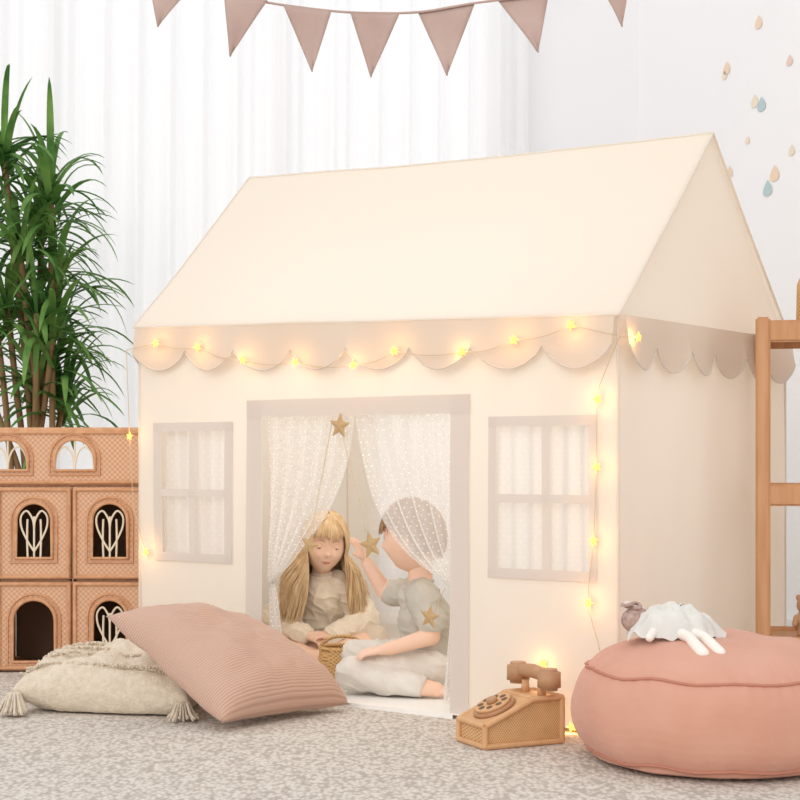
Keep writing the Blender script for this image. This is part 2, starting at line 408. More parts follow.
# curtains in doorway
def drape(name,edge,jamb,sgn,zt):
    e=smooth_tab(edge,40)
    def f(u,v):
        i=v*40; s1,z1=interp(e,v)
        zj=zt+(edge[-1][1]-zt)*v; s0=jamb
        s=s0*(1-u)+s1*u; z=zj*(1-u)+z1*u-.02*math.sin(math.pi*u)*v
        fold=.014*(1-.3*v)*math.sin(u*34+v*2)+.005*math.sin(u*71)
        return T(s,.03+fold+.01*v,z)
    surf(name,f,80,50,M_gauze,tent,uvs=(.42,.6))
    def g(u,v):
        wd=.012+.05*v**.7
        return T(jamb-sgn*(.002+wd*u),.04+.012*math.sin(u*22),edge[-1][1]*(1-v)+.03*v)
    surf(name+'_tail',g,30,20,M_gauze,tent,uvs=(.15,.35))
drape('curtain_panel',[(.955,.902),(.985,.74),(1.065,.585),(1.185,.458),(1.296,.365)],1.306,1,.905)
drape('curtain_panel',[(.955,.905),(.914,.74),(.855,.600),(.748,.478),(.578,.380)],.554,-1,.905)
def sof(px): p=px-400; return (963.2-4.42*p)/(1288+.593*p)
def onfront(px,py,off=.02):
    s=sof(px); P=T(s,-off,0); return V((P.x,P.y,.7625-(py-460)/1600*P.y))
for a,b,r,rt in [(342,426,.043,.1),(373,545,.046,-.25),(312,545,.040,.3),(432,617,.038,.15)]:
    star('star_ornament',onfront(a,b,.012),r,M_gold,tent,-ev,rt)
tubes('star_cords',[[T(1.0,-.01,.9),onfront(312,520,-.01),onfront(312,545,-.005)],[onfront(342,426,.01),onfront(373,545,.01)],[onfront(445,588,-.0),onfront(432,617,0)]],.0012,M_wire,tent)

# ---------- fairy lights
fa=empty('fairy_lights',T(.9,-.05,1.1))
pl=[(165,343),(207,347),(252,360),(304,362),(362,365),(403,351),(470,352),(522,340),(579,325)]
P1=[onfront(a,b,.045) for a,b in pl]
side_l=T(-.045,.035,.7625+(460-338)/1600*4.45)
cornr=T(-.03,-.045,1.10)
drop=[onfront(a,b,.02) for a,b in [(601,399),(600,467),(597,541),(592,603)]]
low=[onfront(606,668,.03),onfront(577,727,.03),onfront(545,664,.012)]
leftl=[T(W+.03,-.02,.845),onfront(150,552,.02)]
lights=P1+[side_l]+drop+low[1:]+leftl
for i,p in enumerate(lights):
    star('star_bulb',p,.017,M_glow,fa,(-ev if i!=9 else -eu),random.uniform(-.5,.5),.008)
    ld=bpy.data.lights.new('bulb_light','POINT'); ld.energy=.15; ld.color=(1,.50,.15); ld.shadow_soft_size=.012
    lo=bpy.data.objects.new('bulb_light',ld); link(lo,fa); lo.location=p+(-ev)*.016
wire=[T(W+.02,-.045,1.14)]
for a,b in zip(P1,P1[1:]):
    for k in range(6):
        t=k/6; q=a*(1-t)+b*t; q.z-=.012*math.sin(math.pi*t); wire.append(q)
wire+=[P1[-1],cornr,side_l]
w2=[cornr,T(.02,-.04,1.0)]+[q+V((0,0,0)) for q in drop]+low[:2]
w2=[V(t) for t in smooth_tab([tuple(x) for x in w2],50)]
w3=[T(W+.02,-.045,1.14),leftl[0],T(W+.012,-.02,.6),leftl[1]]
tubes('wire',[wire,w2,w3],.0013,M_wire,fa)

# ---------- dollhouse
dh=empty('rattan_dollhouse',(-1.31,5.9,0))
Yf=5.75
def dpx(px): return (px-400)/1600*Yf
def arch_panel(name,x0,x1,z0,z1,arches,y,m):
    cu=bpy.data.curves.new(name,'CURVE'); cu.dimensions='2D'; cu.fill_mode='BOTH'; cu.extrude=.004
    def add(pts):
        sp=cu.splines.new('POLY'); sp.points.add(len(pts)-1)
        for i,p in enumerate(pts): sp.points[i].co=(p[0],p[1],0,1)
        sp.use_cyclic_u=True
    add([(x0,z0),(x1,z0),(x1,z1),(x0,z1)])
    for c,w_,b,t in arches: add(archp(c,w_,b,t))
    cu.materials.append(m)
    o=bpy.data.objects.new(name,cu); link(o,dh)
    o.rotation_euler=(math.pi/2,0,0); o.location=(0,y,0)
def archp(c,w_,b,t):
    r=w_/2; pts=[(c-r,b)]
    for k in range(17):
        a=math.pi-math.pi*k/16; pts.append((c+r*math.cos(a),t-r+r*math.sin(a)))
    pts.append((c+r,b)); return pts
cw=.272; X0=-1.719
def tracery(ar,kind):
    c,w_,b,t=ar; r=w_/2; h=t-b
    tubes('window_arch',[[(x,Yf-.008,z) for x,z in archp(c,w_,b,t)]],.007,M_pole,dh,cyclic=True)
    tubes('window_arch_outer',[[(x,Yf-.006,z) for x,z in archp(c,w_+.035,b-.016,t+.018)]],.004,M_pole,dh,cyclic=True)
    if kind==2:
        l=[[(c,Yf-.004,b),(c,Yf-.004,t)]]
        for sg in(-1,1): l.append([(c+sg*r*.5*(1-math.cos(a)),Yf-.004,b+(t-b)*.75*math.sin(a)) for a in [k*math.pi/10 for k in range(11)]])
        tubes('window_tracery',l,.0035,M_whitep,dh)
    elif kind==1:
        l=[[(c,Yf-.004,b),(c,Yf-.004,t-.05)]]
        for sg in (-1,1):
            l.append([(c+sg*x*r,Yf-.004,b+z*h) for x,z in smooth_tab([(0,.12),(.35,.3),(.7,.55),(.72,.75),(.4,.85),(.08,.7),(0,.55)],20)])
            l.append([(c+sg*x*r,Yf-.004,b+z*h) for x,z in smooth_tab([(.35,0),(.38,.25),(.38,.5),(.36,.7)],8)])
        tubes('window_tracery',l,.0038,M_whitep,dh)
for ci in range(3):
    xa=X0+ci*cw; xb=xa+cw-.006; cx=(xa+xb)/2
    for ri,(za,zb) in enumerate([(0.008,.325),(.335,.665)]):
        if ri==1: ar=(cx,.13,za+.075,za+.275)
        else: ar=(cx,.155 if ci==1 else .125,za+.03 if ci==1 else za+.06,za+.255)
        arch_panel('front_panel',xa,xb,za,zb,[ar],Yf,M_ratt)
        tubes('edge_poles',[[(xa+.008,Yf-.006,za+.008),(xb-.008,Yf-.006,za+.008),(xb-.008,Yf-.006,zb-.008),(xa+.008,Yf-.006,zb-.008)]],.0095,M_pole,dh,cyclic=True)
        for zz in (za+.008,zb-.008):
            tubes('edge_poles',[[(x,Yf,zz),(x,Yf+.28,zz)] for x in (xa+.008,xb-.008)],.009,M_pole,dh)
        tracery(ar,0 if (ri==0 and ci==1) else 1)
    box('inner_floor',(cx,Yf+.14,.33),(cw-.02,.26,.01),M_pole,dh); box('inner_floor',(cx,Yf+.14,.67),(cw-.02,.26,.01),M_pole,dh)
    box('inner_floor',(cx,Yf+.14,.008),(cw-.02,.26,.01),M_pole,dh)
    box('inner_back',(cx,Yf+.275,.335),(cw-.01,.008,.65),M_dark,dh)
X3=X0+3*cw-.006
arcs=[(dpx(p),.145,.725,.838) for p in (-59,8,75)]
arch_panel('roof_panel',X0,X3,.675,.868,arcs,Yf,M_ratt)
for a in arcs: tracery(a,2)
tubes('edge_poles',[[(X0+.008,Yf-.006,.683),(X3-.008,Yf-.006,.683),(X3-.008,Yf-.006,.862),(X0+.008,Yf-.006,.862)]],.0095,M_pole,dh,cyclic=True)
for k in range(4):
    x=X0+k*cw-.002
    box('side_panel',(x,Yf+.14,.335),(.006,.27,.65),M_ratts,dh)
for x in (X0,X3): box('side_panel',(x,Yf+.14,.77),(.006,.27,.18),M_ratts,dh)
tubes('ridge_poles',[[(X0,Yf+y,.868),(X3,Yf+y,.868)] for y in (.0,.28)],.012,M_pole,dh)
# ---------- plant
pt=empty('potted_dracaena',(-1.5,6.62,0))
lathe('pot',[(0,0),(.13,0),(.15,.02),(.175,.3),(.18,.31),(.165,.31),(.16,.27),(0,.27)],(-1.5,6.62,0),M_pot,pt,48)
lathe('soil',[(.16,.272),(0,.285)],(-1.5,6.62,0),M_soil,pt,32)
heads=[(-1.64,6.62,2.04),(-1.44,6.60,1.86),(-1.56,6.55,1.66),(-1.42,6.62,1.50),(-1.62,6.6,1.40),(-1.42,6.55,1.25),(-1.50,6.6,1.10),(-1.40,6.66,1.02),(-1.72,6.62,1.75),(-1.75,6.6,1.2),(-1.50,6.7,1.72),(-1.48,6.52,1.36)]
lines=[]
for h in heads:
    b=(-1.5+random.uniform(-.08,.08),6.62+random.uniform(-.06,.06),.27)
    lines.append([V(x) for x in smooth_tab([b,((b[0]*2+h[0])/3,(b[1]*2+h[1])/3,.27+(h[2]-.27)*.45),((b[0]+h[0]*2.4)/3.4,(b[1]+h[1]*2.4)/3.4,.27+(h[2]-.27)*.75),h],14)])
tubes('trunks',lines,.013,M_trunk,pt)
vs=[];fs=[]
for h in heads:
    for k in range(38):
        az=random.uniform(0,2*math.pi); el=random.uniform(-.1,1.4); Ln=random.uniform(.26,.42); wd=random.uniform(.010,.017)
        if k==0: el=1.35; Ln=.46
        d=V((math.cos(az)*math.cos(el),math.sin(az)*math.cos(el)*.8,math.sin(el))); sidev=V((-math.sin(az),math.cos(az),0))
        p=V(h)+V((0,0,random.uniform(-.12,.05))); n=10; dr=random.uniform(.10,.26)
        b=len(vs)
        for i in range(n+1):
            t=i/n; ww=wd*(math.sin(math.pi*min(1,.12+t*.88))**.6)*(1 if t<.95 else .2)
            up=sidev.cross(d)
            vs+=[p-sidev*ww+up*ww*.35,p.copy(),p+sidev*ww+up*ww*.35]
            if i<n:
                a=b+i*3; fs+=[(a,a+1,a+4,a+3),(a+1,a+2,a+5,a+4)]
            p=p+d*(Ln/n); d=(d+V((0,0,-dr*(.4+1.6*t)))).normalized()
obj('leaves',vs,fs,M_leaf,pt)

# ---------- pillows
def pillow(name,C,th,m,n=40,uvs=(1,1),flat=.5,pinch=.1,noise_a=.006,up=V((0,0,1))):
    C=[V(c) for c in C]; cen=sum(C,V())/4
    nr=(C[1]-C[0]).cross(C[3]-C[0]).normalized()
    if nr.dot(up)<0: nr=-nr
    vs=[];uv=[];fs=[]
    for side_ in (1,-1):
        for j in range(n+1):
            for i in range(n+1):
                u=i/n;v=j/n
                p=(C[0]*(1-u)+C[1]*u)*(1-v)+(C[3]*(1-u)+C[2]*u)*v
                pu=pinch*(1-(2*u-1)**2)*abs(2*v-1)**2; pv=pinch*(1-(2*v-1)**2)*abs(2*u-1)**2
                p=p+(cen-p)*(pu+pv)*.5
                h=((1-(2*u-1)**4)*(1-(2*v-1)**4))**.55
                t=th*(.62 if side_==1 else flat*.6)*h
                q=p+nr*side_*t
                q=q+nr*side_*h*noise_a*3*noise.noise(q*9)+nr*side_*h*noise_a*noise.noise(q*28)
                if q.z<.006:q.z=.006
                vs.append(q);uv.append((u*uvs[0],v*uvs[1]))
        o=0 if side_==1 else (n+1)**2
        for j in range(n):
            for i in range(n):
                a=o+j*(n+1)+i; f=(a,a+1,a+n+2,a+n+1); fs.append(f if side_==1 else f[::-1])
    o=obj(name,vs,fs,m,None,True,uv)
    bm=bmesh.new(); bm.from_mesh(o.data); bmesh.ops.remove_doubles(bm,verts=bm.verts,dist=.0005); bm.to_mesh(o.data); bm.free()
    return o
pillow('corduroy_throw_pillow',[(-.872,4.74,.30),(-.495,4.45,.03),(-.15,4.86,.02),(-.53,5.06,.235)],.20,M_cord,48,(1,1),.35,.12)
cp=empty('tufted_throw_pillow',(-.86,4.97,0))
CC=[(-1.17,4.80,.07),(-.62,4.70,.05),(-.56,5.15,.05),(-1.10,5.28,.09)]
o=pillow('cushion',CC,.17,M_cream,60,(1,1),1.0,.12,.012); o.parent=cp; o.matrix_parent_inverse=Matrix.Translation(cp.location).inverted()
ln=[]
for k in range(5):
    v=.12+.19*k
    for j in range(70):
        u=.04+.92*j/69; C=[V(c) for c in CC]
        zig=.03*math.sin(u*30)*(k%2)
        vv=v+zig
        p=(C[0]*(1-u)+C[1]*u)*(1-vv)+(C[3]*(1-u)+C[2]*u)*vv
        h=((1-(2*u-1)**4)*(1-(2*vv-1)**4))**.55; p.z+=.17*.62*h-.004
        for r_ in range(2):
            a=random.uniform(0,6.28); d=V((math.cos(a)*.01,math.sin(a)*.01,.014)); ln.append([p,p+d*.6,p+d+V((d.x*.5,d.y*.5,-.006))])
tubes('tufts',ln,.003,M_cream,cp,res=1)
ln=[]
for c,dv in [((-1.155,4.80,.065),V((.05,-.6,0))),((-1.10,5.28,.09),V((-.5,.3,0))),((-.64,4.71,.05),V((.1,-.6,0)))]:
    c=V(c); dv.normalize()
    for k in range(70):
        a=dv*random.uniform(.015,.05)+V((random.uniform(-.03,.03),random.uniform(-.02,.02),0))
        e=c+a*1.5; e.z=random.uniform(.006,.02); ln.append([c,c+a*.6+V((0,0,.0)),c+a*1.1+V((0,0,-.03)),e])
tubes('tassels',ln,.0035,M_cream,cp,res=1)

# ---------- pouf
pc=V((.80,4.075,0))
po=empty('floor_pouf',pc)
prof=smooth_tab([(0.0,.318),(.10,.316),(.2,.302),(.275,.275),(.322,.235),(.350,.19),(.359,.13),(.348,.07),(.315,.025),(.27,.006),(.0,.005)],26)
def pm(r,z,a):
    w_=math.exp(-((z-.235)/.04)**2)+math.exp(-((z-.03)/.03)**2)
    k=noise.noise(V((math.cos(a)*9,math.sin(a)*9,z*3)))+.5*math.sin(a*46+3*math.sin(a*5))
    r2=r*(1+.011*w_*k) if r>.2 else r
    r2+=.009*noise.noise(V((math.cos(a)*3,math.sin(a)*3,z*8)))*(r>.15)
    z2=max(.003,z+(.012*noise.noise(V((r*math.cos(a)*7,r*math.sin(a)*7,4))) if z>.02 else 0))
    return r2,z2
lathe('cover',prof,pc,M_pouf,po,220,pm)
for zz,rr in ((.235,.324),(.028,.320)):
    l=[]
    for k in range(120):
        a=k/120*2*math.pi; r,z=pm(rr,zz,a); l.append((pc.x+r*math.cos(a),pc.y+r*math.sin(a),z))
    tubes('piping',[l],.004,M_piping,po,cyclic=True)

# ---------- bodies
def body(name,prims,mats,voxel,parent,origin,disp=None,M=None):
    bm=bmesh.new(); O=V(origin)
    def tr(p): return (M@V(p) if M is not None else V(p))+O
    P=[]
    for p in prims:
        if p[0]=='c':
            _,a,b,r0,r1,lb=p; a=tr(a);b=tr(b); d=b-a; P.append(('c',a,b,r0,r1,lb))
            for c,r in((a,r0),(b,r1)):
                bmesh.ops.create_icosphere(bm,subdivisions=2 if r<.02 else 3,radius=r,matrix=Matrix.Translation(c))
            if d.length>1e-4: bmesh.ops.create_cone(bm,cap_ends=True,segments=20,radius1=r0,radius2=r1,depth=d.length,matrix=Matrix.Translation((a+b)/2)@d.to_track_quat('Z','Y').to_matrix().to_4x4())
        else:
            _,c,r,lb=p; c=tr(c); P.append(('e',c,r,lb))
            Rm=(M.to_4x4() if M is not None else Matrix.Identity(4))
            bmesh.ops.create_icosphere(bm,subdivisions=3,radius=1,matrix=Matrix.Translation(c)@Rm@Matrix.Diagonal((*r,1)))
    me=bpy.data.meshes.new(name+'_raw'); bm.to_mesh(me); bm.free()
    o=bpy.data.objects.new(name+'_raw',me); sc.collection.objects.link(o)
    md=o.modifiers.new('r','REMESH'); md.mode='VOXEL'; md.voxel_size=voxel
    md=o.modifiers.new('s','SMOOTH'); md.factor=.5; md.iterations=6
    dg=bpy.context.evaluated_depsgraph_get(); nm=bpy.data.meshes.new_from_object(o.evaluated_get(dg)); bpy.data.objects.remove(o)
    nm.name=name
    n=len(nm.vertices); co=np.empty(n*3); nm.vertices.foreach_get('co',co); co=co.reshape(-1,3)
    best=np.full(n,1e9); lab=np.zeros(n,int)
    for p in P:
        if p[0]=='c':
            a=np.array(p[1]);d=np.array(p[2])-a; L2=max(1e-9,d@d)
            t=np.clip((co-a)@d/L2,0,1); ds=np.linalg.norm(co-a-t[:,None]*d,axis=1)-(p[3]+(p[4]-p[3])*t); l=p[5]
        else:
            r=np.array(p[2]); q=(co-np.array(p[1]))
            if M is not None: q=q@np.array(M.to_3x3())
            ds=(np.linalg.norm(q/r,axis=1)-1)*r.min(); l=p[3]
        w_=ds<best; best[w_]=ds[w_]; lab[w_]=l
    if disp:
        no=np.empty(n*3); nm.vertices.foreach_get('normal',no); no=no.reshape(-1,3)
        for i in range(n):
            a=disp.get(int(lab[i]),0)
            if a:
                c=V(co[i]); k=noise.noise(V((c.x*11,c.y*11,c.z*20)))*a+(1-abs(noise.noise(V((c.x*16+3,c.y*16,c.z*30+c.x*14)))))**4*a*.8
                co[i]+=no[i]*k
        nm.vertices.foreach_set('co',co.reshape(-1))
    nm.materials.clear()
    for m in mats: nm.materials.append(m)
    for f in nm.polygons:
        c=[int(lab[v]) for v in f.vertices]; f.material_index=max(set(c),key=c.count); f.use_smooth=True
    nm.update()
    return link(bpy.data.objects.new(name,nm),parent)
def hand(w_,d,n,sgn=1,curl=.35,lb=0,sc_=1.0):
    w_=V(w_);d=V(d).normalized();n=V(n); n=(n-d*n.dot(d)).normalized(); sd=d.cross(n)*sgn
    out=[]
    fl_=[.030,.034,.032,.026]
    for i in range(4):
        o=(1.5-i)*.0118*sc_
        k=w_+d*.042*sc_+sd*o
        out.append(('c',w_+sd*o*.55,k,.0095*sc_,.0078*sc_,lb))
        dd=(d+sd*(1.5-i)*.13).normalized(); p=k
        for j,fr in enumerate((.45,.32,.23)):
            ang=curl*(.6+j*.5); dd=(dd*math.cos(ang)+n*math.sin(ang)).normalized()
            q=p+dd*fl_[i]*fr*1.25*sc_; out.append(('c',p,q,.0064*sc_*(1-.06*j),.0062*sc_*(1-.1*j),lb)); p=q
    p=w_+d*.010*sc_+sd*.014*sc_; dd=(d*.65+sd*.75+n*.25).normalized()
    q=p+dd*.022*sc_; out.append(('c',p,q,.0085*sc_,.0072*sc_,lb)); dd=(d*.9+sd*.3+n*.35).normalized(); out.append(('c',q,q+dd*.018*sc_,.0072*sc_,.006*sc_,lb))
    return out
def headshape(x,y,z,s=1):
    rx,ry,rz=.083,.098,.112
    fx=1.0
    if z<0: fx=1-.30*(-z)**1.6
    X=x*rx*fx; Y_=y*ry*(1-.18*max(0,-z)**1.5 if y>0 else .93); Z=z*rz
    if y<0:
        def g(cx,cz,sx,sz): return math.exp(-((X-cx)/sx)**2-((Z-cz)/sz)**2)
        f=.014*g(0,-.022,.0095,.010)+.005*g(0,-.004,.007,.02)-.006*(g(.031,.008,.015,.011)+g(-.031,.008,.015,.011))
        zm=Z-7*X*X
        def gm(cz,sx,sz): return math.exp(-(X/sx)**2-((zm-cz)/sz)**2)
        f+=.007*(g(.036,-.03,.02,.018)+g(-.036,-.03,.02,.018))+.0045*gm(-.051,.017,.004)+.004*gm(-.060,.014,.004)-.003*gm(-.0555,.020,.0018)+.006*g(0,-.088,.018,.014)+.003*g(0,.045,.04,.02)
        Y_-=f*min(1,-y*2)
    return V((X,Y_,Z))*s
def head(parent,M,s,hairm,browm,lookdown=True):
    bm=bmesh.new(); bmesh.ops.create_icosphere(bm,subdivisions=6,radius=1)
    for v in bm.verts: v.co=headshape(*v.co,s)
    me=bpy.data.meshes.new('head'); bm.to_mesh(me); bm.free(); me.materials.append(M_skin); me.materials.append(M_lip)
    for f in me.polygons:
        f.use_smooth=True; c=f.center/s
        zz=c.z+.0555-7*c.x*c.x
        if c.y<-.05 and abs(c.x)<.018 and abs(zz)<.0062*(1-(c.x/.0185)**2): f.material_index=1
    me.transform(M); o=link(bpy.data.objects.new('head',me),parent)
    def P(x,z):
        zz=z/.112; fx=1-.30*max(0,-zz)**1.6; xx=x/(.083*fx); yy=-math.sqrt(max(.01,1-xx*xx-zz*zz)); return headshape(xx,yy,zz)
    for sg in(-1,1):
        c=P(sg*.031,.006)+V((0,.0085,0))
        lz=-.0052 if lookdown else .004
        for nm_,r,mm,off in (('eyeball',.0122,M_eyew,V((0,0,0))),('iris',.0070,M_iris,V((0,-.0060,-.0015)))):
            b=bmesh.new(); bmesh.ops.create_uvsphere(b,u_segments=20,v_segments=14,radius=r*s,matrix=Matrix.Translation((c+off)*s)); m2=bpy.data.meshes.new(nm_); b.to_mesh(m2); b.free(); m2.materials.append(mm if not (lookdown and nm_=='eyeball') else M_skin); m2.transform(M)
            for f in m2.polygons:f.use_smooth=True
            link(bpy.data.objects.new(nm_,m2),parent)
        b=bmesh.new(); bmesh.ops.create_uvsphere(b,u_segments=24,v_segments=24,radius=.0140*s,matrix=Matrix.Translation(c*s)@Matrix.Rotation(.25,4,'X'))
        lim=(c.z+lz)*s
        bmesh.ops.delete(b,geom=[v for v in b.verts if v.co.z<lim],context='VERTS'); m2=bpy.data.meshes.new('eyelid'); b.to_mesh(m2); b.free(); m2.materials.append(M_skin); m2.transform(M)
        for f in m2.polygons:f.use_smooth=True
        link(bpy.data.objects.new('eyelid',m2),parent)
        rl=math.sqrt(.0140**2-lz*lz)
        tubes('eyelashes',[[M@((c+V((rl*math.sin(t),-rl*math.cos(t),lz-.002*math.cos(t))))*s) for t in [(-.85+.17*k) for k in range(11)]]],.0009*s,M_lash,parent,res=1)
        tubes('eyebrow',[[M@((P(sg*x,z)+V((0,-.001,0)))*s) for x,z in ((.014,.027),(.024,.031),(.035,.031),(.046,.026))]],.0016*s,browm,parent,radii=[.7,1,1,.4],res=1)
        e=bmesh.new(); bmesh.ops.create_icosphere(e,subdivisions=3,radius=1,matrix=Matrix.Translation(V((sg*.082,.008,-.004))*s)@Matrix.Rotation(sg*.35,4,'Z')@Matrix.Diagonal((.007*s,.017*s,.026*s,1)))
        m2=bpy.data.meshes.new('ear'); e.to_mesh(m2); e.free(); m2.materials.append(M_skin); m2.transform(M)
        for f in m2.polygons:f.use_smooth=True
        link(bpy.data.objects.new('ear',m2),parent)
def haircap(parent,M,s,m,zfront=.045,grow=1.07,low=-.6,short=False):
    bm=bmesh.new(); bmesh.ops.create_icosphere(bm,subdivisions=5,radius=1)
    dele=[]
    for v in bm.verts:
        x,y,z=v.co
        front=y<-.15 and z<.50-.25*abs(x)
        if short:
            lim=-.45+max(0,min(1,(.35-y)/.7))*.75 if y<.35 else -.45
            if z<lim: dele.append(v)
        elif front and not (abs(x)>.86 and z>low): dele.append(v)
        elif z<low: dele.append(v)
        k=grow+.012*noise.noise(v.co*6)
        v.co=V((x*.083,y*.098,z*.112))*k*s
    bmesh.ops.delete(bm,geom=dele,context='VERTS')
    me=bpy.data.meshes.new('hair_cap'); bm.to_mesh(me); bm.free(); me.materials.append(m); me.transform(M)
    for f in me.polygons:f.use_smooth=True
    return link(bpy.data.objects.new('hair_cap',me),parent)

# girl
GO=V((-.292,5.95,.014)); girl=empty('girl',GO)
SW,SH,SK=1,2,0
g=[('e',(0,.07,.10),(.115,.095,.085),SW),('c',(0,.07,.13),(0,.03,.25),.098,.088,SW),
 ('c',(-.06,.03,.272),(.06,.03,.272),.062,.062,SW),('c',(0,.02,.27),(0,.005,.345),.045,.036,SK),
 ('c',(0,.018,.295),(0,.012,.305),.052,.048,SW),
 ('c',(-.09,.03,.27),(-.172,-.01,.155),.056,.052,SW),('c',(-.172,-.01,.155),(-.06,-.125,.115),.052,.038,SW),
 ('c',(.09,.03,.27),(.165,-.01,.155),.056,.052,SW),('c',(.165,-.01,.155),(.05,-.125,.110),.052,.038,SW),
 ('c',(-.06,-.125,.115),(-.042,-.142,.112),.021,.018,SK),('c',(.05,-.125,.110),(.034,-.142,.110),.021,.018,SK),
 ('c',(-.065,.05,.075),(-.20,-.09,.085),.078,.055,SH),('c',(.065,.05,.075),(.20,-.09,.085),.078,.055,SH),
 ('c',(-.20,-.09,.08),(-.12,-.145,.055),.048,.043,SK),('c',(-.12,-.145,.055),(.02,-.175,.032),.042,.028,SK),
 ('c',(.20,-.09,.08),(.12,-.135,.062),.048,.043,SK),('c',(.12,-.135,.062),(-.03,-.115,.055),.042,.028,SK),
 ('c',(.02,-.175,.030),(.085,-.185,.026),.026,.019,SK),('c',(-.03,-.115,.05),(-.09,-.11,.06),.026,.019,SK)]
for k in range(5):
    g.append(('c',(.085,-.185+.009*(k-2),.024),(.104-.003*abs(k-1),-.187+.010*(k-2),.022),.008,.0065,SK))
g+=hand((-.042,-.142,.112),(.75,-.35,-.25),(.1,.2,-1),1,.45,SK)
g+=hand((.034,-.142,.110),(-.7,-.45,.15),(-.1,.3,-1),-1,.5,SK)
body('body',g,[M_skin,M_sweat,M_short],.0034,girl,GO,{1:.009,2:.005})
def ring(c,n,r,thk,m,parent,name,O):
    c=V(c)+O;n=V(n).normalized();a=n.orthogonal().normalized();b=n.cross(a)
    tubes(name,[[c+(a*math.cos(t)+b*math.sin(t))*r for t in [k/24*2*math.pi for k in range(24)]]],thk,m,parent,cyclic=True)
ring((0,.010,.318),(0,-.2,1),.044,.010,M_sweat,girl,'collar',GO)
ring((-.058,-.127,.1145),(.7,-.7,-.05),.030,.011,M_sweat,girl,'cuff',GO)
ring((.048,-.127,.1098),(-.7,-.7,0),.030,.011,M_sweat,girl,'cuff',GO)
GM=Matrix.Translation(GO+V((.012,-.03,.440)))@Matrix.Rotation(.22,4,'Z')@Matrix.Rotation(.20,4,'X')@Matrix.Rotation(.08,4,'Y')
gs=.97
head(girl,GM,gs,M_blonde,M_brow)
haircap(girl,GM,gs,M_blonde,low=-.5)
lines=[];
GMi=GM.to_3x3().inverted(); down=(GMi@V((0,0,-1))).normalized()
for k in range(2600):
    sg=random.choice((-1,1))
    ph=.98+(math.pi-.98)*random.random()**1.2
    y0=-.80+1.5*(ph/math.pi)*random.uniform(.7,1.1); lay=random.uniform(1.055,1.13)
    pts=[]
    tgt=V((sg*math.sin(ph),-math.cos(ph),0))
    st=V((sg*.02,max(-.75,min(.7,y0*.75)),.75)).normalized()
    for i in range(9):
        t=i/8
        d=(st*(1-t)+(tgt+V((0,0,-.25*t)))*t)
        if d.length<.05: d=V((sg*.3,0,.1))
        d.normalize()
        bul=1+.05*math.sin(math.pi*t)
        pts.append(V((d.x*.083,d.y*.098,d.z*.112))*lay*bul)
    p=pts[-1].copy(); Ln=random.uniform(.13,.30); wob=random.uniform(0,6)*.5+ph*5; out=V((sg*random.uniform(.4,1.7)*math.sin(ph),-.45 if ph<2.2 else .15,0))
    for i in range(1,11):
        t=i/10
        dd=down*(Ln/10)+out*.007*(1-t*.4)+V((.005*math.sin(wob+t*6),.004*math.cos(wob+t*6),0))
        p=p+dd; pts.append(p.copy())
    lines.append([GM@(q*gs) for q in pts])
tubes('hair_strands',lines,.0015,M_blonde,girl,radii=[.9]*9+[1,1,1,1,.95,.9,.8,.7,.5,.3],res=1)
lines=[]
for k in range(420):
    a=random.uniform(-1.0,1.0); zl=.40+.16*abs(a)-random.uniform(0,.14); lay=random.uniform(1.06,1.11)
    st=V((a*.25,-.25,.95)).normalized(); a2=a+random.uniform(-.15,.15)+.12*(1 if a>-.1 else -1); en=V((math.sin(a2)*.95,-math.cos(a2),0)).normalized()*math.sqrt(1-zl*zl)+V((0,0,zl)); pts=[]
    for i in range(8):
        t=i/7; d=(st*(1-t)+en*t).normalized(); pts.append(GM@(V((d.x*.083,d.y*.098,d.z*.112))*(lay+.02*math.sin(math.pi*t))*gs))
    lines.append(pts)
tubes('hair_fringe',lines,.0014,M_blonde,girl,radii=[1,1,1,1,1,.9,.7,.3],res=1)

# boy
BO=V((.05,5.20,.014)); boy=empty('boy',BO)
TE,PA=1,2
b=[('e',(.055,0,.085),(.095,.10,.08),PA),('c',(.055,0,.13),(.03,.0,.235),.088,.086,TE),('c',(.03,-.0,.235),(.015,.0,.30),.086,.066,TE),
 ('c',(.015,-.055,.318),(.01,.06,.322),.050,.050,TE),('c',(.015,0,.33),(.018,.0,.455),.040,.040,SK),
 ('c',(.018,-.075,.312),(.048,-.118,.235),.050,.046,TE),('c',(.048,-.118,.235),(.05,-.13,.19),.031,.029,SK),
 ('c',(.05,-.13,.19),(-.085,-.13,.150),.029,.021,SK),('c',(-.085,-.13,.150),(-.11,-.13,.146),.020,.017,SK),
 ('c',(.008,.085,.318),(-.07,.115,.305),.049,.044,TE),('c',(-.07,.115,.305),(-.10,.118,.312),.031,.029,SK),
 ('c',(-.10,.118,.312),(-.158,.10,.405),.029,.020,SK),('c',(-.158,.10,.405),(-.166,.097,.42),.019,.017,SK),
 ('c',(.05,-.05,.075),(-.20,-.09,.068),.074,.054,PA),('c',(-.20,-.09,.062),(.0,-.165,.040),.052,.038,PA),
 ('c',(.0,-.165,.036),(.065,-.175,.028),.030,.024,SK),('c',(.065,-.175,.026),(.085,-.178,.022),.024,.018,SK),
 ('c',(.05,.05,.08),(-.19,.05,.105),.074,.055,PA),('c',(-.19,.05,.10),(-.10,-.03,.050),.050,.038,PA),('c',(-.10,-.03,.046),(-.04,-.05,.03),.026,.02,SK)]
for k in range(5):
    b.append(('c',(.088,-.178+.009*(k-2),.020),(.106-.003*abs(k-1),-.180+.010*(k-2),.018),.0075,.0062,SK))
b+=hand((-.11,-.13,.146),(-1,.0,-.12),(0,.25,-1),-1,.35,SK)
b+=hand((-.166,.097,.42),(-.45,-.1,.9),(-.9,.3,-.3),1,.15,SK)
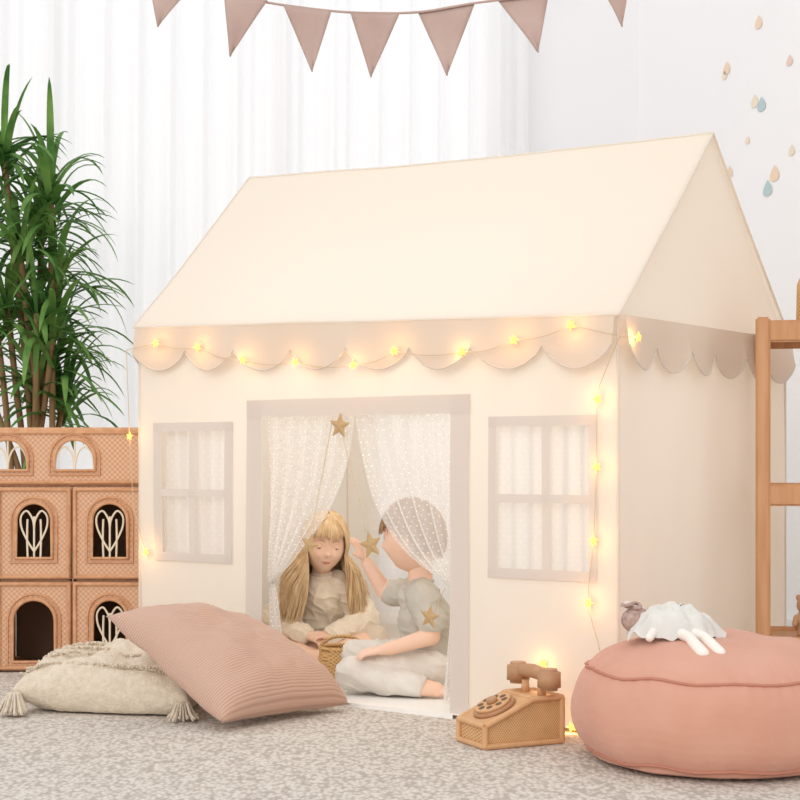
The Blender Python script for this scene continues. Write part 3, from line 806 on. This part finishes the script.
body('body',b,[M_skin,M_tee,M_pant],.0034,boy,BO,{1:.008,2:.008})
ring((.014,0,.352),(-.1,0,1),.043,.006,M_tee,boy,'collar',BO)
BM=Matrix.Translation(BO+V((-.008,0,.500)))@Matrix.Rotation(-1.85,4,'Z')@Matrix.Rotation(.12,4,'X')
bs=1.05
head(boy,BM,bs,M_brown,M_brow,False)
haircap(boy,BM,bs,M_brown,short=True)
lines=[]
for k in range(2200):
    z=random.uniform(-.45,1); a=random.uniform(0,2*math.pi); rr=math.sqrt(max(0,1-z*z)); d=V((rr*math.sin(a),rr*math.cos(a),z))
    lim=-.42+max(0,min(1,(.35-d.y)/.7))*.78 if d.y<.35 else -.42
    if d.z<lim: continue
    crown=V((0,.45,.9)).normalized(); tg=(d-crown); tg=(tg-d*tg.dot(d))
    if tg.length<.01: continue
    tg.normalize(); pts=[]
    Ln=random.uniform(.15,.30)
    for i in range(6):
        t=i/5; e=(d+tg*t*Ln).normalized(); l=1.05+.035*math.sin(math.pi*min(1,t*.8))+.008*t
        pts.append(V((e.x*.083,e.y*.098,e.z*.112))*l)
    lines.append([BM@(q*bs) for q in pts])
tubes('hair_strands',lines,.0017,M_brown,boy,radii=[.6,1,1,.9,.7,.3],res=1)

# basket between
wb=empty('wicker_basket',(-.195,5.43,0.014))
lathe('bowl',[(0,.0),(.06,.0),(.075,.03),(.082,.075),(.078,.11),(.072,.11),(.074,.07),(.06,.012),(0,.012)],(-.195,5.43,.014),M_bask,wb,48)
tubes('rim',[[(-.195+.076*math.cos(t),5.43+.076*math.sin(t),.126) for t in [k/32*2*math.pi for k in range(32)]]],.007,M_bask,wb,cyclic=True)
tubes('handle',[[(-.195+.076*math.cos(t),5.43,.12+.045*math.sin(t)) for t in [k/16*math.pi for k in range(17)]]],.006,M_bask,wb)

# ---------- toy telephone
Q=V((.2235,4.200,0)); lx=V((.902,.431,0)).normalized(); ly=V((-.431,.902,0)).normalized()
ph=empty('rattan_toy_telephone',Q+lx*.12+ly*.075)
def TP(x,y,z): return Q+lx*x+ly*y+V((0,0,z))
L_=.235;Wd=.15;h0=.062;h1=.125
def prism(name,inset,z0,top,m):
    i=inset
    pr=[(i,z0),(L_-i,z0),(L_-i,h1+top),(L_*.62,h1+top),(i,h0+top)]
    vs=[TP(x,i,z) for x,z in pr]+[TP(x,Wd-i,z) for x,z in pr]; n=len(pr)
    fs=[tuple(range(n)),tuple(range(2*n-1,n-1,-1))]+[(k,k+n,(k+1)%n+n,(k+1)%n) for k in range(n)]
    return obj(name,vs,fs,m,ph,False)
prism('wicker_box',.004,.008,0,M_ratt2)
bs_=[]
for y in (.0,Wd):
    bs_.append([TP(0,y,.008),TP(L_,y,.008)]); bs_.append([TP(L_,y,.008),TP(L_,y,h1)]); bs_.append([TP(0,y,.008),TP(0,y,h0)]); bs_.append([TP(L_,y,h1),TP(L_*.62,y,h1),TP(0,y,h0)])
for x,z in((0,.008),(L_,.008),(L_,h1),(0,h0),(L_*.62,h1)): bs_.append([TP(x,0,z),TP(x,Wd,z)])
tubes('frame',bs_,.008,M_wood,ph)
sl=V((L_*.62,0,h1-h0)).normalized(); nrm=(V((0,0,1))*sl.x-lx*sl.z).normalized(); ax=(lx*sl.x+V((0,0,sl.z)))
dc=TP(.070,.075,h0+(h1-h0)*.070/(L_*.62)+.004)
topv=[TP(.004,.004,h0+.005),TP(L_*.62,.004,h1+.003),TP(L_*.62,Wd-.004,h1+.003),TP(.004,Wd-.004,h0+.005)]
obj('top_board',topv+[TP(L_,.004,h1+.003),TP(L_,Wd-.004,h1+.003)],[(0,1,2,3),(1,4,5,2)],M_wood,ph,False)
cyl('dial_base',dc,dc+nrm*.010,.060,.058,M_woodd,ph,40)
cyl('dial_plate',dc+nrm*.010,dc+nrm*.018,.050,.050,M_wood,ph,40)
cyl('dial_hub',dc+nrm*.018,dc+nrm*.030,.016,.014,M_woodd,ph,24)
for k in range(8):
    a=k/8*2*math.pi; c=dc+nrm*.0165+(ax*math.cos(a)+ly*math.sin(a))*.035
    cyl('dial_hole',c,c+nrm*.003,.0085,.0085,M_dark,ph,16)
hz=h1+.048
for y in (.032,.118):
    cyl('cradle',TP(.19,y,h1),TP(.19,y,hz-.012),.012,.010,M_wood,ph)
tubes('handset_grip',[[TP(.19,y,hz+.006+.010*math.sin(math.pi*(y+.01)/.17)) for y in [-.01+.17*k/12 for k in range(13)]]],.019,M_woodd,ph)
for y in (-.008,.158):
    cyl('handset_end',TP(.19,y,hz-.026),TP(.19,y,hz+.032),.032,.031,M_woodd,ph,32,bev=.009)

# ---------- doll on pouf
DOo=V((.652,4.055,.322)); do=empty('rag_doll',DOo)
k_=1.12
def sc_p(p): return tuple(x*k_ for x in p)
dd=[('e',(-.045,.01,.03),(.036,.032,.030),2),('c',(0,0,.022),(.06,-.01,.018),.028,.036,1),
    ('c',(.03,-.02,.012),(.055,-.10,.002),.015,.012,0),('c',(.055,-.10,.002),(.072,-.165,-.026),.012,.015,0),
    ('c',(.05,-.02,.012),(.09,-.09,.002),.015,.012,0),('c',(.09,-.09,.002),(.110,-.155,-.026),.012,.015,0),
    ('c',(0,-.01,.02),(-.03,-.08,.0),.010,.010,0),('c',(.01,.02,.02),(-.005,.08,.004),.010,.009,0)]
d2=[]
for p in dd:
    if p[0]=='e': d2.append(('e',sc_p(p[1]),sc_p(p[2]),p[3]))
    else: d2.append(('c',sc_p(p[1]),sc_p(p[2]),p[3]*k_,p[4]*k_,p[5]))
body('doll_body',d2,[M_dleg,M_dress,M_dollh],.003,do,DOo)
def dress(u,v):
    a=u*2*math.pi; r=.015+.088*v
    x=.038+r*1.08*math.cos(a)*(1+.06*math.sin(5*a+2)*v); y=r*.74*math.sin(a)*(1+.05*math.sin(4*a)*v)
    z=.062*(1-v**1.9)+.004*math.sin(13*a+v*3)*v+.018*noise.noise(V((x*26,y*26,1)))+.007*noise.noise(V((x*60,y*60,4)))+.008
    return DOo+V((x,y,z-.010*v))*k_
surf('dress',dress,160,24,M_dress,do)
def wing(sg):
    def f(u,v):
        a=-.6+u*1.6; r=.03+.050*v
        return DOo+V((.0+r*math.cos(a)*.9*sg-.01,.015+r*math.sin(a)*.5,.058+.006*math.sin(u*9)*v+.006*v))*k_
    return f
surf('wing',wing(-1),30,6,M_dress,do); surf('wing',wing(1),30,6,M_dress,do)
tubes('bow',[[DOo+V((-.055+.016*math.cos(t),.0+.014*math.sin(2*t),.064+.005*math.sin(t)))*k_ for t in [k/20*2*math.pi for k in range(20)]]],.005,M_bunt,do,cyclic=True)

# ---------- shelf
sh=empty('wooden_shelf',(1.45,4.95,0))
SM=Matrix.Translation((1.062,4.78,0))@Matrix.Rotation(-math.atan2(.2265,1),4,'Z')@Matrix.Translation((-1.062,-4.78,0))
def sbox(n,a,b_): 
    a=V(a);b_=V(b_); box(n,(a+b_)/2,tuple(b_-a),M_wood2,sh,bev=.006,M=SM)
for x in (1.062,1.80):
    for y in (4.78,5.08):
        sbox('post',(x,y,0),(x+.044,y+.04,1.19))
for zt in (1.19,.70,.245):
    for y in (4.79,5.09): sbox('rail',(1.10,y-.005,zt-.075),(1.80,y+.02,zt-.010))
    for x in (1.069,1.805): sbox('end_rail',(x,4.82,zt-.075),(x+.03,5.08,zt-.012))
    sbox('board',(1.103,4.80,zt-.045),(1.80,5.10,zt-.022))
lp=SM@V((1.245,4.95,1.170))
bk=empty('wicker_lantern',lp)
lathe('body',[(0,.0),(.055,.0),(.062,.03),(.06,.13),(.035,.19),(.015,.21),(0,.21)],lp,M_bask,bk,40)
tubes('ring',[[(lp.x+.02*math.cos(t),lp.y,lp.z+.222+.02*math.sin(t)) for t in [k/16*2*math.pi for k in range(16)]]],.004,M_bask,bk,cyclic=True)
tp=SM@V((1.21,4.92,.224)); tw=empty('wooden_toy_bear',tp)
body('figure',[('e',(0,0,.04),(.035,.03,.04),0),('e',(0,-.003,.095),(.028,.026,.026),0),('c',(-.02,0,.118),(-.021,0,.12),.009,.009,0),('c',(.02,0,.118),(.021,0,.12),.009,.009,0),('c',(-.02,-.02,.012),(-.024,-.045,.012),.012,.012,0),('c',(.02,-.02,.012),(.024,-.045,.012),.012,.012,0),('c',(-.03,-.01,.06),(-.04,-.03,.04),.009,.009,0),('c',(.03,-.01,.06),(.04,-.03,.04),.009,.009,0)],[M_woodd],.003,tw,tp)

# ---------- lights
wd_=bpy.data.worlds.new('World'); sc.world=wd_; wd_.use_nodes=True
bg=wd_.node_tree.nodes['Background']; bg.inputs[0].default_value=(.985,.99,1,1); bg.inputs[1].default_value=.96
def sun(name,rot,e,ang,col):
    l=bpy.data.lights.new(name,'SUN'); l.energy=e; l.angle=ang; l.color=col; o=bpy.data.objects.new(name,l); o.rotation_euler=rot; sc.collection.objects.link(o)
sun('sun_key',(math.radians(64),0,math.radians(-22)),.8,.7,(1,.95,.9))
sun('sun_window',(math.radians(-60),0,math.radians(14)),.95,.5,(1,.98,.96))
for s_,v_ in ((.6,.5),(1.3,.5)):  # added fill lights with no visible fixture, brightening the tent interior
    l=bpy.data.lights.new('tent_fill','POINT'); l.energy=3; l.color=(1,.96,.9); l.shadow_soft_size=.1; o=bpy.data.objects.new('tent_fill',l); o.location=T(s_,v_,.92); sc.collection.objects.link(o)

# convert curves to meshes
dg=bpy.context.evaluated_depsgraph_get()
for o in [o for o in sc.objects if o.type=='CURVE']:
    me=bpy.data.meshes.new_from_object(o.evaluated_get(dg)); n=o.name; par=o.parent; mpi=o.matrix_parent_inverse.copy(); loc=o.location.copy(); rot=o.rotation_euler.copy()
    bpy.data.objects.remove(o)
    q=bpy.data.objects.new(n,me); sc.collection.objects.link(q); q.location=loc; q.rotation_euler=rot
    if par: q.parent=par; q.matrix_parent_inverse=mpi

cam=bpy.data.cameras.new('camera'); co=bpy.data.objects.new('camera',cam); sc.collection.objects.link(co)
co.location=(0,0,.7625); co.rotation_euler=(math.pi/2,0,0); cam.lens=72; cam.sensor_width=36; cam.shift_y=.075; cam.clip_end=100
sc.camera=co
